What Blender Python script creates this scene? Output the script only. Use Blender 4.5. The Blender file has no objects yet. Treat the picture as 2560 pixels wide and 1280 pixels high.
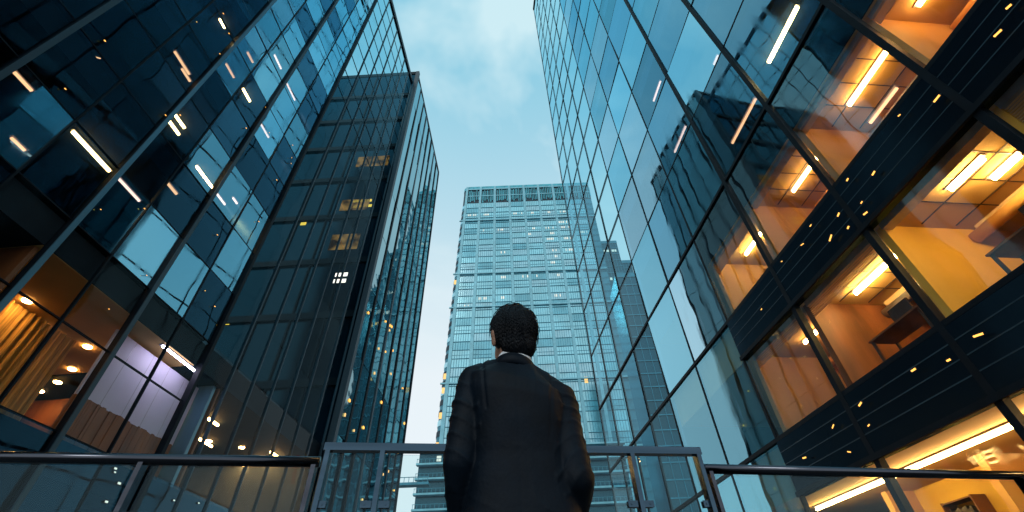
import bpy, math, random
import numpy as np
from mathutils import Vector, Matrix, noise

random.seed(7)
SC = bpy.context.scene
COL = SC.collection
CAMZ = 0.62

# ------------------------------------------------------------------ camera
F_PX, PITCH, ROLL = 1118.6, math.radians(41.9), math.radians(-2.27)
cd = bpy.data.cameras.new('camera'); cam = bpy.data.objects.new('camera', cd); COL.objects.link(cam)
cd.sensor_width = 36.0; cd.lens = F_PX / 2560.0 * 36.0; cd.clip_start = 0.05; cd.clip_end = 3000
_cp, _sp = math.cos(PITCH), math.sin(PITCH)
FW = Vector((0, _cp, _sp)); U0 = Vector((0, -_sp, _cp)); R0 = Vector((1, 0, 0))
RT = R0 * math.cos(ROLL) + U0 * math.sin(ROLL); UP = -R0 * math.sin(ROLL) + U0 * math.cos(ROLL)
cam.matrix_world = Matrix(((RT.x, UP.x, -FW.x, 0), (RT.y, UP.y, -FW.y, 0), (RT.z, UP.z, -FW.z, CAMZ), (0, 0, 0, 1)))
SC.camera = cam

# ------------------------------------------------------------------ world, sun, exposure
W = bpy.data.worlds.new("World"); SC.world = W; W.use_nodes = True
nt = W.node_tree; nt.nodes.clear()
def wn(t, **k):
    n = nt.nodes.new(t)
    for a, b in k.items(): setattr(n, a, b)
    return n
SUN_EL, SUN_AZ = math.radians(38), math.radians(200)
out = wn('ShaderNodeOutputWorld'); bg = wn('ShaderNodeBackground')
sky = wn('ShaderNodeTexSky', sky_type='NISHITA', sun_disc=False, sun_elevation=SUN_EL, sun_rotation=SUN_AZ)
tc = wn('ShaderNodeTexCoord'); sep = wn('ShaderNodeSeparateXYZ')
nz = wn('ShaderNodeTexNoise'); nz.inputs['Scale'].default_value = 1.75; nz.inputs['Detail'].default_value = 5; nz.inputs['Roughness'].default_value = .56; nz.inputs['Distortion'].default_value = .4
mp = wn('ShaderNodeMapping'); mp.inputs['Scale'].default_value = (1, 1, 1.6); mp.inputs['Location'].default_value = (.35, .1, .2)
nt.links.new(tc.outputs['Generated'], sep.inputs[0]); nt.links.new(tc.outputs['Generated'], mp.inputs[0]); nt.links.new(mp.outputs[0], nz.inputs['Vector'])
ramp = wn('ShaderNodeValToRGB'); e = ramp.color_ramp
e.elements[0].position = .44; e.elements[0].color = (.24, .63, .81, 1)
e.elements[1].position = .60; e.elements[1].color = (.66, .91, .98, 1)
nt.links.new(nz.outputs['Fac'], ramp.inputs['Fac'])
hz = wn('ShaderNodeValToRGB'); e2 = hz.color_ramp
e2.elements[0].position = .45; e2.elements[0].color = (1, 1, 1, 1)
e2.elements[1].position = .95; e2.elements[1].color = (.0, .0, .0, 1)
nt.links.new(sep.outputs['Z'], hz.inputs['Fac'])
mx = wn('ShaderNodeMix', data_type='RGBA'); nt.links.new(hz.outputs['Color'], mx.inputs[0])
nt.links.new(ramp.outputs['Color'], mx.inputs[6]); mx.inputs[7].default_value = (.88, .96, 1.0, 1)
sm = wn('ShaderNodeVectorMath', operation='SCALE'); sm.inputs['Scale'].default_value = .1
nt.links.new(sky.outputs[0], sm.inputs[0])
mx2 = wn('ShaderNodeMix', data_type='RGBA'); mx2.inputs[0].default_value = .92
nt.links.new(sm.outputs[0], mx2.inputs[6]); nt.links.new(mx.outputs[2], mx2.inputs[7])
nt.links.new(mx2.outputs[2], bg.inputs['Color']); bg.inputs['Strength'].default_value = 1.0
nt.links.new(bg.outputs[0], out.inputs[0])

sd = bpy.data.lights.new('sun', 'SUN'); sun = bpy.data.objects.new('sun', sd); COL.objects.link(sun)
sd.energy = .5; sd.angle = math.radians(15); sd.color = (1, .95, .88)
sv = Vector((math.sin(SUN_AZ) * math.cos(SUN_EL), math.cos(SUN_AZ) * math.cos(SUN_EL), math.sin(SUN_EL)))
sun.rotation_euler = sv.to_track_quat('Z', 'Y').to_euler()
SC.view_settings.view_transform = 'Standard'; SC.view_settings.look = 'None'; SC.view_settings.exposure = 0; SC.view_settings.gamma = 1
SC.render.engine = 'CYCLES'
cy = SC.cycles
cy.max_bounces = 10; cy.glossy_bounces = 6; cy.diffuse_bounces = 3; cy.transmission_bounces = 6; cy.transparent_max_bounces = 14
cy.use_denoising = True; cy.sample_clamp_indirect = 4.0; cy.caustics_reflective = True; cy.blur_glossy = .3

# ------------------------------------------------------------------ materials
MATS = {}
def newmat(name):
    m = bpy.data.materials.new(name); m.use_nodes = True; m.node_tree.nodes.clear(); return m, m.node_tree
def N(t, ty, **k):
    n = t.nodes.new(ty)
    for a, b in k.items(): setattr(n, a, b)
    return n
def glass(name, base, power, tint=(.78, .95, 1), trans=(.75, .9, .95), bump=.12, rough=.015, scale=.35):
    m, t = newmat(name)
    o = N(t, 'ShaderNodeOutputMaterial'); mix = N(t, 'ShaderNodeMixShader'); tr = N(t, 'ShaderNodeBsdfTransparent'); g = N(t, 'ShaderNodeBsdfGlossy')
    tr.inputs[0].default_value = (*trans, 1); g.inputs['Color'].default_value = (*tint, 1); g.inputs['Roughness'].default_value = rough
    lw = N(t, 'ShaderNodeLayerWeight'); lw.inputs['Blend'].default_value = .5
    p = N(t, 'ShaderNodeMath', operation='POWER'); p.inputs[1].default_value = power
    ma = N(t, 'ShaderNodeMath', operation='MULTIPLY_ADD'); ma.inputs[1].default_value = 1 - base; ma.inputs[2].default_value = base
    oi = N(t, 'ShaderNodeObjectInfo'); mr = N(t, 'ShaderNodeMapRange'); mr.inputs['To Min'].default_value = .62; mr.inputs['To Max'].default_value = 1.12
    mm = N(t, 'ShaderNodeMath', operation='MULTIPLY')
    t.links.new(oi.outputs['Random'], mr.inputs['Value']); t.links.new(mr.outputs[0], mm.inputs[1])
    t.links.new(lw.outputs['Facing'], p.inputs[0]); t.links.new(p.outputs[0], ma.inputs[0]); t.links.new(ma.outputs[0], mm.inputs[0]); t.links.new(mm.outputs[0], mix.inputs[0])
    gs = N(t, 'ShaderNodeNewGeometry'); ms = N(t, 'ShaderNodeMapping'); ms.inputs['Scale'].default_value = (2.5, 2.5, .35)
    n_ = N(t, 'ShaderNodeTexNoise'); n_.inputs['Scale'].default_value = 1.4; n_.inputs['Detail'].default_value = 6
    rr_ = N(t, 'ShaderNodeMapRange'); rr_.inputs['From Min'].default_value = .45; rr_.inputs['From Max'].default_value = .8; rr_.inputs['To Min'].default_value = rough; rr_.inputs['To Max'].default_value = rough + .12
    t.links.new(gs.outputs['Position'], ms.inputs[0]); t.links.new(ms.outputs[0], n_.inputs['Vector']); t.links.new(n_.outputs['Fac'], rr_.inputs['Value']); t.links.new(rr_.outputs[0], g.inputs['Roughness'])
    geo = N(t, 'ShaderNodeNewGeometry'); ns = N(t, 'ShaderNodeTexNoise'); ns.inputs['Scale'].default_value = scale; ns.inputs['Detail'].default_value = 2
    bp = N(t, 'ShaderNodeBump'); bp.inputs['Strength'].default_value = bump; bp.inputs['Distance'].default_value = .25
    t.links.new(geo.outputs['Position'], ns.inputs['Vector']); t.links.new(ns.outputs['Fac'], bp.inputs['Height']); t.links.new(bp.outputs[0], g.inputs['Normal'])
    t.links.new(tr.outputs[0], mix.inputs[1]); t.links.new(g.outputs[0], mix.inputs[2]); t.links.new(mix.outputs[0], o.inputs[0])
    return m
def solid(name, col, rough=.5, metal=0.0, var=.15, scale=2.0, bump=0.0, bscale=20, coord='Object', spec=.5, stretch=None):
    m, t = newmat(name)
    o = N(t, 'ShaderNodeOutputMaterial'); b = N(t, 'ShaderNodeBsdfPrincipled')
    b.inputs['Roughness'].default_value = rough; b.inputs['Metallic'].default_value = metal; b.inputs['Specular IOR Level'].default_value = spec
    tcn = N(t, 'ShaderNodeTexCoord'); src = tcn.outputs[coord]
    if stretch:
        mpn = N(t, 'ShaderNodeMapping'); mpn.inputs['Scale'].default_value = stretch; t.links.new(src, mpn.inputs[0]); src = mpn.outputs[0]
    ns = N(t, 'ShaderNodeTexNoise'); ns.inputs['Scale'].default_value = scale; ns.inputs['Detail'].default_value = 6
    t.links.new(src, ns.inputs['Vector'])
    r = N(t, 'ShaderNodeValToRGB'); r.color_ramp.elements[0].position = .3; r.color_ramp.elements[1].position = .7
    r.color_ramp.elements[0].color = tuple(c * (1 - var) for c in col) + (1,); r.color_ramp.elements[1].color = tuple(min(1, c * (1 + var)) for c in col) + (1,)
    t.links.new(ns.outputs['Fac'], r.inputs[0]); t.links.new(r.outputs[0], b.inputs['Base Color'])
    if bump:
        n2 = N(t, 'ShaderNodeTexNoise'); n2.inputs['Scale'].default_value = bscale; n2.inputs['Detail'].default_value = 4
        bp = N(t, 'ShaderNodeBump'); bp.inputs['Strength'].default_value = bump; bp.inputs['Distance'].default_value = .02
        t.links.new(src, n2.inputs['Vector']); t.links.new(n2.outputs['Fac'], bp.inputs['Height']); t.links.new(bp.outputs[0], b.inputs['Normal'])
    t.links.new(b.outputs[0], o.inputs[0])
    return m
def emit(name, col, st):
    m, t = newmat(name); o = N(t, 'ShaderNodeOutputMaterial'); e = N(t, 'ShaderNodeEmission')
    e.inputs[0].default_value = (*col, 1); e.inputs[1].default_value = st; t.links.new(e.outputs[0], o.inputs[0]); return m
def mirrorish(name, dif, base, power, tint=(.75, .95, 1), rough=.05, bump=.1, scale=.2, var=.25, vscale=.15):
    """opaque coated glass of far buildings: dark body colour under a sky reflection"""
    m, t = newmat(name)
    o = N(t, 'ShaderNodeOutputMaterial'); mix = N(t, 'ShaderNodeMixShader'); d = N(t, 'ShaderNodeBsdfDiffuse'); g = N(t, 'ShaderNodeBsdfGlossy')
    g.inputs['Color'].default_value = (*tint, 1); g.inputs['Roughness'].default_value = rough
    lw = N(t, 'ShaderNodeLayerWeight'); lw.inputs['Blend'].default_value = .5
    p = N(t, 'ShaderNodeMath', operation='POWER'); p.inputs[1].default_value = power
    ma = N(t, 'ShaderNodeMath', operation='MULTIPLY_ADD'); ma.inputs[1].default_value = 1 - base; ma.inputs[2].default_value = base
    t.links.new(lw.outputs['Facing'], p.inputs[0]); t.links.new(p.outputs[0], ma.inputs[0]); t.links.new(ma.outputs[0], mix.inputs[0])
    geo = N(t, 'ShaderNodeNewGeometry'); ns = N(t, 'ShaderNodeTexNoise'); ns.inputs['Scale'].default_value = scale; ns.inputs['Detail'].default_value = 2
    bp = N(t, 'ShaderNodeBump'); bp.inputs['Strength'].default_value = bump; bp.inputs['Distance'].default_value = .3
    t.links.new(geo.outputs['Position'], ns.inputs['Vector']); t.links.new(ns.outputs['Fac'], bp.inputs['Height']); t.links.new(bp.outputs[0], g.inputs['Normal'])
    n3 = N(t, 'ShaderNodeTexNoise'); n3.inputs['Scale'].default_value = vscale; n3.inputs['Detail'].default_value = 5
    t.links.new(geo.outputs['Position'], n3.inputs['Vector'])
    r = N(t, 'ShaderNodeValToRGB'); r.color_ramp.elements[0].position = .35; r.color_ramp.elements[1].position = .65
    r.color_ramp.elements[0].color = tuple(c * (1 - var) for c in dif) + (1,); r.color_ramp.elements[1].color = tuple(c * (1 + var) for c in dif) + (1,)
    t.links.new(n3.outputs['Fac'], r.inputs[0]); t.links.new(r.outputs[0], d.inputs['Color'])
    t.links.new(d.outputs[0], mix.inputs[1]); t.links.new(g.outputs[0], mix.inputs[2]); t.links.new(mix.outputs[0], o.inputs[0])
    return m

M = dict(
    g_right=glass('sky_mirror_glass', .30, 1.3, tint=(.38, .82, 1), bump=.05),
    g_right_d=glass('sky_mirror_glass_deep', .12, 1.7, tint=(.36, .78, 1), trans=(.5, .6, .65), bump=.05),
    g_right_b=glass('sky_mirror_glass_pale', .40, 1.2, tint=(.55, .86, 1), bump=.05),
    g_room_b=glass('clear_office_glass_veiled', .13, 2.2, trans=(.75, .80, .82), bump=.06),
    g_room=glass('clear_office_glass', .05, 3.0, trans=(.97, .97, .95)),
    g_screen=glass('clear_screen_glass', .02, 6.0, tint=(.6, .9, 1), trans=(.52, .82, .90), bump=.05),
    g_screen_l=glass('left_screen_glass', .01, 8.0, tint=(.5, .85, 1), trans=(.50, .80, .88), bump=.05),
    g_left=glass('left_mirror_glass', .26, 1.2, tint=(.38, .78, .96), bump=.035),
    g_left_b=glass('left_mirror_glass_dark', .03, 3.0, tint=(.30, .70, 1), trans=(.35, .45, .5), bump=.06),
    g_left_c=glass('left_mirror_glass_pale', .40, 1.0, tint=(.46, .84, 1), bump=.035),
    g_leftroom=glass('left_room_glass', .012, 6.0, trans=(.95, .93, .9)),
    g_rail=glass('balustrade_glass', .015, 5.0, tint=(.7, .9, 1), trans=(.88, .96, .96), bump=.02),
    frame=solid('dark_anodised_frame', (.004, .008, .013), .55, .0, .3, 3, spec=.12),
    fin=solid('blue_grey_fin', (.012, .04, .06), .5, .0, .3, 1.5, stretch=(1, 1, .1)),
    finpale=solid('pale_metal_fin', (.08, .18, .24), .35, .5, .3, 1.5, stretch=(1, 1, .1)),
    spandrel=mirrorish('dark_spandrel_panel', (.004, .008, .013), .02, 4.0, tint=(.35, .65, .9), rough=.22, bump=.06, scale=.8),
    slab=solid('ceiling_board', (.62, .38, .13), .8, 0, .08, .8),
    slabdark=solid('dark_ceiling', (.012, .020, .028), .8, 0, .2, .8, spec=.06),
    wallo=solid('ochre_wall', (.85, .48, .06), .7, 0, .12, .6),
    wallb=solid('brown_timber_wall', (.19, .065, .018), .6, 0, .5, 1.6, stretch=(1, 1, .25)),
    wallt=solid('tan_wall', (.72, .38, .11), .7, 0, .1, .7),
    wallp=solid('pale_wall', (.50, .47, .58), .7, 0, .08, .7),
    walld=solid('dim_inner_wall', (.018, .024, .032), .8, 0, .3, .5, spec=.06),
    panelc=solid('door_panel_cream', (.75, .50, .28), .45, 0, .08, 1),
    trimd=solid('dark_inner_trim', (.05, .03, .025), .4, .2, .2, 4),
    trimg=solid('grey_inner_trim', (.35, .33, .36), .35, .5, .2, 4),
    curtain=solid('ochre_curtain', (.62, .38, .10), .85, 0, .45, 6, stretch=(6, 6, .1)),
    concrete=solid('dark_concrete', (.06, .065, .07), .8, 0, .3, 1.0, bump=.2),
    pave=solid('paving', (.10, .10, .10), .7, 0, .3, .8, bump=.2),
    steel=solid('brushed_steel', (.05, .085, .12), .2, 1.0, .2, 6, stretch=(.2, 4, 4)),
    darksteel=solid('dark_polished_steel', (.06, .065, .08), .18, 1.0, .3, 5, stretch=(.2, 4, 4)),
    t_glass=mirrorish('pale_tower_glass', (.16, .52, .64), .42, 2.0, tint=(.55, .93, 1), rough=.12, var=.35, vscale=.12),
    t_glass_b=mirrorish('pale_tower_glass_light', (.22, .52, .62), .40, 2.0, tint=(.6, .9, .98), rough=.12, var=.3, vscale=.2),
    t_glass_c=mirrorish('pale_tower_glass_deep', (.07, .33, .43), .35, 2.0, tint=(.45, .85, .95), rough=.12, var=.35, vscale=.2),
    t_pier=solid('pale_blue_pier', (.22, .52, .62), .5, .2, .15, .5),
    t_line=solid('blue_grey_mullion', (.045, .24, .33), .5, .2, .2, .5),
    t_dark=solid('dark_louvre', (.006, .03, .05), .6, 0, .3, .5),
    t_teal=solid('teal_louvre_back', (.06, .45, .56), .5, 0, .3, .5),
    t2_glass=mirrorish('dark_office_glass', (.008, .05, .08), .08, 3.5, tint=(.3, .7, .85), rough=.15, var=.4, vscale=.05, bump=0),
    b_front=mirrorish('black_tower_glass', (.003, .014, .024), .03, 4.5, tint=(.3, .7, .9), rough=.12, var=.5, vscale=.1, bump=0),
    b_side=mirrorish('fin_tower_glass', (.008, .022, .032), .10, 2.4, tint=(.6, .92, 1), rough=.03, bump=.06, scale=.5),
    tube_w=emit('lamp_warm_white', (1, .66, .22), 115),
    tube_s=emit('lamp_soft_orange', (1, .54, .17), 62),
    tube_d=emit('lamp_dim_orange', (1, .47, .22), 3.0),
    tube_p=emit('lamp_pale_peach', (1, .62, .50), 3.2),
    spot=emit('amber_glow', (1, .45, .09), 2.2),
    down=emit('lamp_downlight', (1, .52, .16), 90),
    strip=emit('lamp_strip_peach', (1, .60, .22), 80),
    cool=emit('lamp_cool_white', (.74, .70, 1), 45),
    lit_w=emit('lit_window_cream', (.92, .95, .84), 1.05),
    lit_y=emit('lit_window_amber', (1, .62, .22), 1.3),
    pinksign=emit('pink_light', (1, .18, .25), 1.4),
)

# ------------------------------------------------------------------ mesh helpers
class MB:
    def __init__(s): s.v = []; s.f = []
    def box(s, x0, x1, y0, y1, z0, z1):
        b = len(s.v)
        s.v += [(x0, y0, z0), (x1, y0, z0), (x1, y1, z0), (x0, y1, z0), (x0, y0, z1), (x1, y0, z1), (x1, y1, z1), (x0, y1, z1)]
        fs = [(0, 3, 2, 1), (4, 5, 6, 7), (0, 1, 5, 4), (1, 2, 6, 5), (2, 3, 7, 6), (3, 0, 4, 7)]
        if (x1 < x0) ^ (y1 < y0): fs = [f[::-1] for f in fs]
        s.f += [tuple(b + i for i in f) for f in fs]; return s
    def quad(s, a, b, c, d):
        n = len(s.v); s.v += [a, b, c, d]; s.f.append((n, n + 1, n + 2, n + 3)); return s
    def tube(s, p0, p1, r0, r1=None, n=10):
        r1 = r0 if r1 is None else r1
        p0, p1 = Vector(p0), Vector(p1); d = (p1 - p0).normalized(); a = d.orthogonal().normalized(); c = d.cross(a)
        b = len(s.v)
        for p, r in ((p0, r0), (p1, r1)):
            for i in range(n):
                t = 2 * math.pi * i / n; s.v.append(tuple(p + (a * math.cos(t) + c * math.sin(t)) * r))
        for i in range(n): s.f.append((b + i, b + (i + 1) % n, b + n + (i + 1) % n, b + n + i))
        s.f.append(tuple(b + i for i in reversed(range(n)))); s.f.append(tuple(b + n + i for i in range(n))); return s
    def ball(s, c, r, nu=14, nv=10):
        c = Vector(c); r = (r, r, r) if isinstance(r, (int, float)) else r; b = len(s.v)
        for j in range(1, nv):
            ph = math.pi * j / nv
            for i in range(nu):
                th = 2 * math.pi * i / nu
                s.v.append((c.x + r[0] * math.sin(ph) * math.cos(th), c.y + r[1] * math.sin(ph) * math.sin(th), c.z + r[2] * math.cos(ph)))
        t = len(s.v); s.v.append((c.x, c.y, c.z + r[2])); s.v.append((c.x, c.y, c.z - r[2]))
        for j in range(nv - 2):
            for i in range(nu):
                a0 = b + j * nu + i; a1 = b + j * nu + (i + 1) % nu
                s.f.append((a0, a0 + nu, a1 + nu, a1))
        for i in range(nu):
            s.f.append((t, b + i, b + (i + 1) % nu)); q = b + (nv - 2) * nu
            s.f.append((t + 1, q + (i + 1) % nu, q + i))
        return s
    def rings(s, rs, cap=True):
        n = len(rs[0]); b = len(s.v)
        for r in rs: s.v += [tuple(p) for p in r]
        for j in range(len(rs) - 1):
            for i in range(n):
                s.f.append((b + j * n + i, b + j * n + (i + 1) % n, b + (j + 1) * n + (i + 1) % n, b + (j + 1) * n + i))
        if cap:
            s.f.append(tuple(b + i for i in reversed(range(n)))); s.f.append(tuple(b + (len(rs) - 1) * n + i for i in range(n)))
        return s
def obj(name, mb, mat, parent=None, loc=None, smooth=False, warp=None):
    me = bpy.data.meshes.new(name)
    v = [warp(*p) for p in mb.v] if warp else mb.v
    me.from_pydata(v, [], mb.f); me.update()
    if smooth: me.polygons.foreach_set('use_smooth', [True] * len(me.polygons))
    me.materials.append(mat); o = bpy.data.objects.new(name, me); COL.objects.link(o)
    if parent is not None: o.parent = parent
    if loc is not None: o.location = loc
    return o
def thing(name, label, cat, loc=(0, 0, 0), rz=0.0, group=None, kind=None):
    o = bpy.data.objects.new(name, None); COL.objects.link(o); o.location = loc; o.rotation_euler = (0, 0, rz); o.empty_display_size = .3
    tag(o, label, cat, group, kind); return o
def tag(o, label=None, cat=None, group=None, kind=None):
    if label: o['label'] = label
    if cat: o['category'] = cat
    if group: o['group'] = group
    if kind: o['kind'] = kind
    return o

# local frame of a street facade: x = s*depth into the building, y = along the street, z = up; facade plane at x = 0
RD, RA = 8.8, math.radians(-6.34)
LD, LA = 10.5, math.radians(3.13)
def frame(dist, az, s):
    n = Vector((math.cos(az), -math.sin(az), 0)) * s
    return n * dist, -az
RLOC, RROT = frame(RD, RA, 1)
LLOC, LROT = frame(LD, LA, -1)
# a facade-plane coordinate (a, h) is in units of the distance of the plane from the camera
def rz_(h): return CAMZ + h * RD
def lz_(h): return CAMZ + h * LD

def pane_grid(root, s, cols, rows, pick, depth=0.0, tilt=.006, score=None, keep=100, skip=None):
    cand = []
    for i in range(len(cols) - 1):
        for j in range(len(rows) - 1):
            if skip and skip(i, j): continue
            y0, y1, z0, z1 = cols[i] + .012, cols[i + 1] - .012, rows[j] + .012, rows[j + 1] - .012
            cy_, cz_ = (y0 + y1) / 2, (z0 + z1) / 2; hy, hz_ = (y1 - y0) / 2, (z1 - z0) / 2
            a, b = random.gauss(0, tilt), random.gauss(0, tilt)
            nn = 1
            mb = MB(); pts = []
            for (u, v) in ((-1, -1), (1, -1), (1, 1), (-1, 1)):
                x = s * (depth + a * u * hy + b * v * hz_); pts.append((x, cy_ + u * hy, cz_ + v * hz_))
            if s > 0: pts = pts[::-1]
            mb.quad(*pts)
            d2 = (cy_ ** 2 + (cz_ - CAMZ) ** 2 + 64); vis = hy * hz_ / d2 ** 1.5
            if score: vis *= score(i, j, cy_, cz_)
            cand.append((vis, i, j, mb, pick(i, j)))
    cand.sort(key=lambda c: -c[0])
    rest = {}
    for k, (vv, i, j, mb, mat) in enumerate(cand):
        if k < keep: obj('window', mb, M[mat], root)
        else: rest.setdefault(mat, MB()); r = rest[mat]; b = len(r.v); r.v += mb.v; r.f += [tuple(b + q for q in f) for f in mb.f]
    allr = list(rest.items())
    if allr:   # one object for all panes past the first hundred
        me = bpy.data.meshes.new('window'); v = []; f = []; mi = []
        for k, (mat, r) in enumerate(allr):
            b = len(v); v += r.v; f += [tuple(b + q for q in ff) for ff in r.f]; mi += [k] * len(r.f)
            me.materials.append(M[mat])
        me.from_pydata(v, [], f); me.update(); me.polygons.foreach_set('material_index', mi)
        o = bpy.data.objects.new('window', me); COL.objects.link(o); o.parent = root; o['kind'] = 'stuff'

# ------------------------------------------------------------------ ground
g = obj('ground', MB().quad((-1500, -1500, -.02), (1500, -1500, -.02), (1500, 1500, -.02), (-1500, 1500, -.02)), M['pave']); tag(g, kind='structure')
g = obj('terrace_deck', MB().box(-6, 6, -4, 5, -.018, 0.0), M['concrete']); tag(g, kind='structure')

# ------------------------------------------------------------------ right glass office building
RC = [-.28, .057, .394, .731, 1.068, 1.405, 1.742, 2.079, 2.39, 2.70, 3.0, 3.3]
RC = [a * RD for a in RC]
RR = [-.07] + [.045 + .455 * k for k in range(22)]
RZ = [rz_(h) for h in RR]; RZ[0] = 0.0
right = thing('glass_office_building', 'tall glass office building with large amber lit rooms behind thick black mullions', 'building', RLOC, RROT)
LIT = {(i, j) for i in range(5) for j in (1, 2, 3)}
MAINJ = 7          # columns 0..6 belong to the office block, the rest is the free-standing glass screen
def rpick(i, j):
    if (i, j) in LIT: return 'g_room_b' if (j == 3 and i != 1) or (i, j) == (4, 2) else 'g_room'
    if i >= MAINJ: return 'g_screen'
    h_ = random.random()
    if i <= 4 and j >= 4: return 'g_right_d' if h_ < .5 else 'g_right'
    return 'g_right_b' if h_ < .3 else ('g_right_d' if h_ > .85 else 'g_right')
BAND = lambda i, j: (i <= 4 and j in (1, 2))
# panes stop under the dark spandrel in the two lowest storeys
rows_mid = RZ[:]
def right_panes():
    cand = []
    for i in range(len(RC) - 1):
        for j in range(len(RZ) - 1):
            y0, y1, z0, z1 = RC[i] + .03, RC[i + 1] - .03, RZ[j] + .03, RZ[j + 1] - .03
            if BAND(i, j): z1 = RZ[j + 1] - .165 * RD
            cand.append((i, j, y0, y1, z0, z1))
    scored = []
    for (i, j, y0, y1, z0, z1) in cand:
        cy_, cz_ = (y0 + y1) / 2, (z0 + z1) / 2; hy, hz_ = (y1 - y0) / 2, (z1 - z0) / 2
        tl = .0015 if i <= 4 and j <= 3 else .004
        a, b = random.gauss(0, tl), random.gauss(0, tl)
        pts = [(a * u * hy + b * v * hz_, cy_ + u * hy, cz_ + v * hz_) for (u, v) in ((-1, -1), (1, -1), (1, 1), (-1, 1))][::-1]
        d2 = cy_ ** 2 + (cz_ - CAMZ) ** 2 + 77
        scored.append((hy * hz_ / d2 ** 1.5 * (1 if cy_ > -1 else .01), MB().quad(*pts), rpick(i, j)))
    scored.sort(key=lambda c: -c[0])
    me = bpy.data.meshes.new('window'); v = []; f = []; mi = []; mats = []
    for k, (sc, mb, mat) in enumerate(scored):
        if k < 100: obj('window', mb, M[mat], right)
        else:
            if mat not in mats: mats.append(mat); me.materials.append(M[mat])
            b = len(v); v += mb.v; f += [tuple(b + q for q in ff) for ff in mb.f]; mi.append(mats.index(mat))
    me.from_pydata(v, [], f); me.update(); me.polygons.foreach_set('material_index', mi)
    o = bpy.data.objects.new('window', me); COL.objects.link(o); o.parent = right; o['kind'] = 'stuff'
right_panes()
for k, y in enumerate(RC):
    w = .075 if k in (1, 2, 3, 4) else .035
    if k > 7: w = .02
    pr = .07 if k < 5 else .025
    obj('mullion', MB().box(-pr, .10, y - w, y + w, 0, RZ[-1]), M['frame'], right)
for k, z in enumerate(RZ[1:]):
    w = .055 if k < 4 else .03
    y1 = RC[-1]
    obj('transom', MB().box(-.06 if k < 4 else -.02, .09, RC[0], y1, z - w, z + w), M['frame'], right)
for k in (2, 3):   # the dark bands over the lower storeys
    z = RZ[k]
    obj('spandrel_panel', MB().box(-.06, .14, RC[0], RC[5], z - .165 * RD, z - .061), M['spandrel'], right)
    obj('band_rib', MB().box(-.12, -.058, RC[0], RC[5], z - .165 * RD - .02, z - .165 * RD + .10), M['frame'], right)
    for q in range(3):
        zz = z - .04 * RD - q * .035 * RD
        obj('band_groove', MB().box(-.066, -.058, RC[0], RC[5], zz, zz + .02), M['fin'], right)
obj('parapet', MB().box(-.12, .12, RC[0], RC[-1], RZ[-1] + .05, RZ[-1] + .9), M['frame'], right)
# body
for k, z in enumerate(RZ[1:]):
    lit = k in (1, 2)
    obj('floor_slab', MB().box(.16, 7.0, RC[0], RC[MAINJ] - .1, z - .155 * RD, z - .07), M['slab' if k in (1, 2, 3) else 'slabdark'], right)  # shade of the unlit storeys is put into the darker slab colour
for k, z in enumerate(RZ[1:]):
    if k >= 3: obj('slab_edge', MB().box(.125, .157, RC[0], RC[MAINJ] - .1, z - .157 * RD, z - .06), M['spandrel'], right)
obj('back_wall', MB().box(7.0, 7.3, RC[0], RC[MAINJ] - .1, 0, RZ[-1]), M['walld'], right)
obj('end_wall', MB().box(.16, 7.3, RC[MAINJ] - .1, RC[MAINJ] + .08, 0, RZ[-1] - .1), M['spandrel'], right)
obj('near_end_wall', MB().box(.16, 7.3, RC[0] - .2, RC[0], 0, RZ[-1] - .1), M['concrete'], right)

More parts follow.
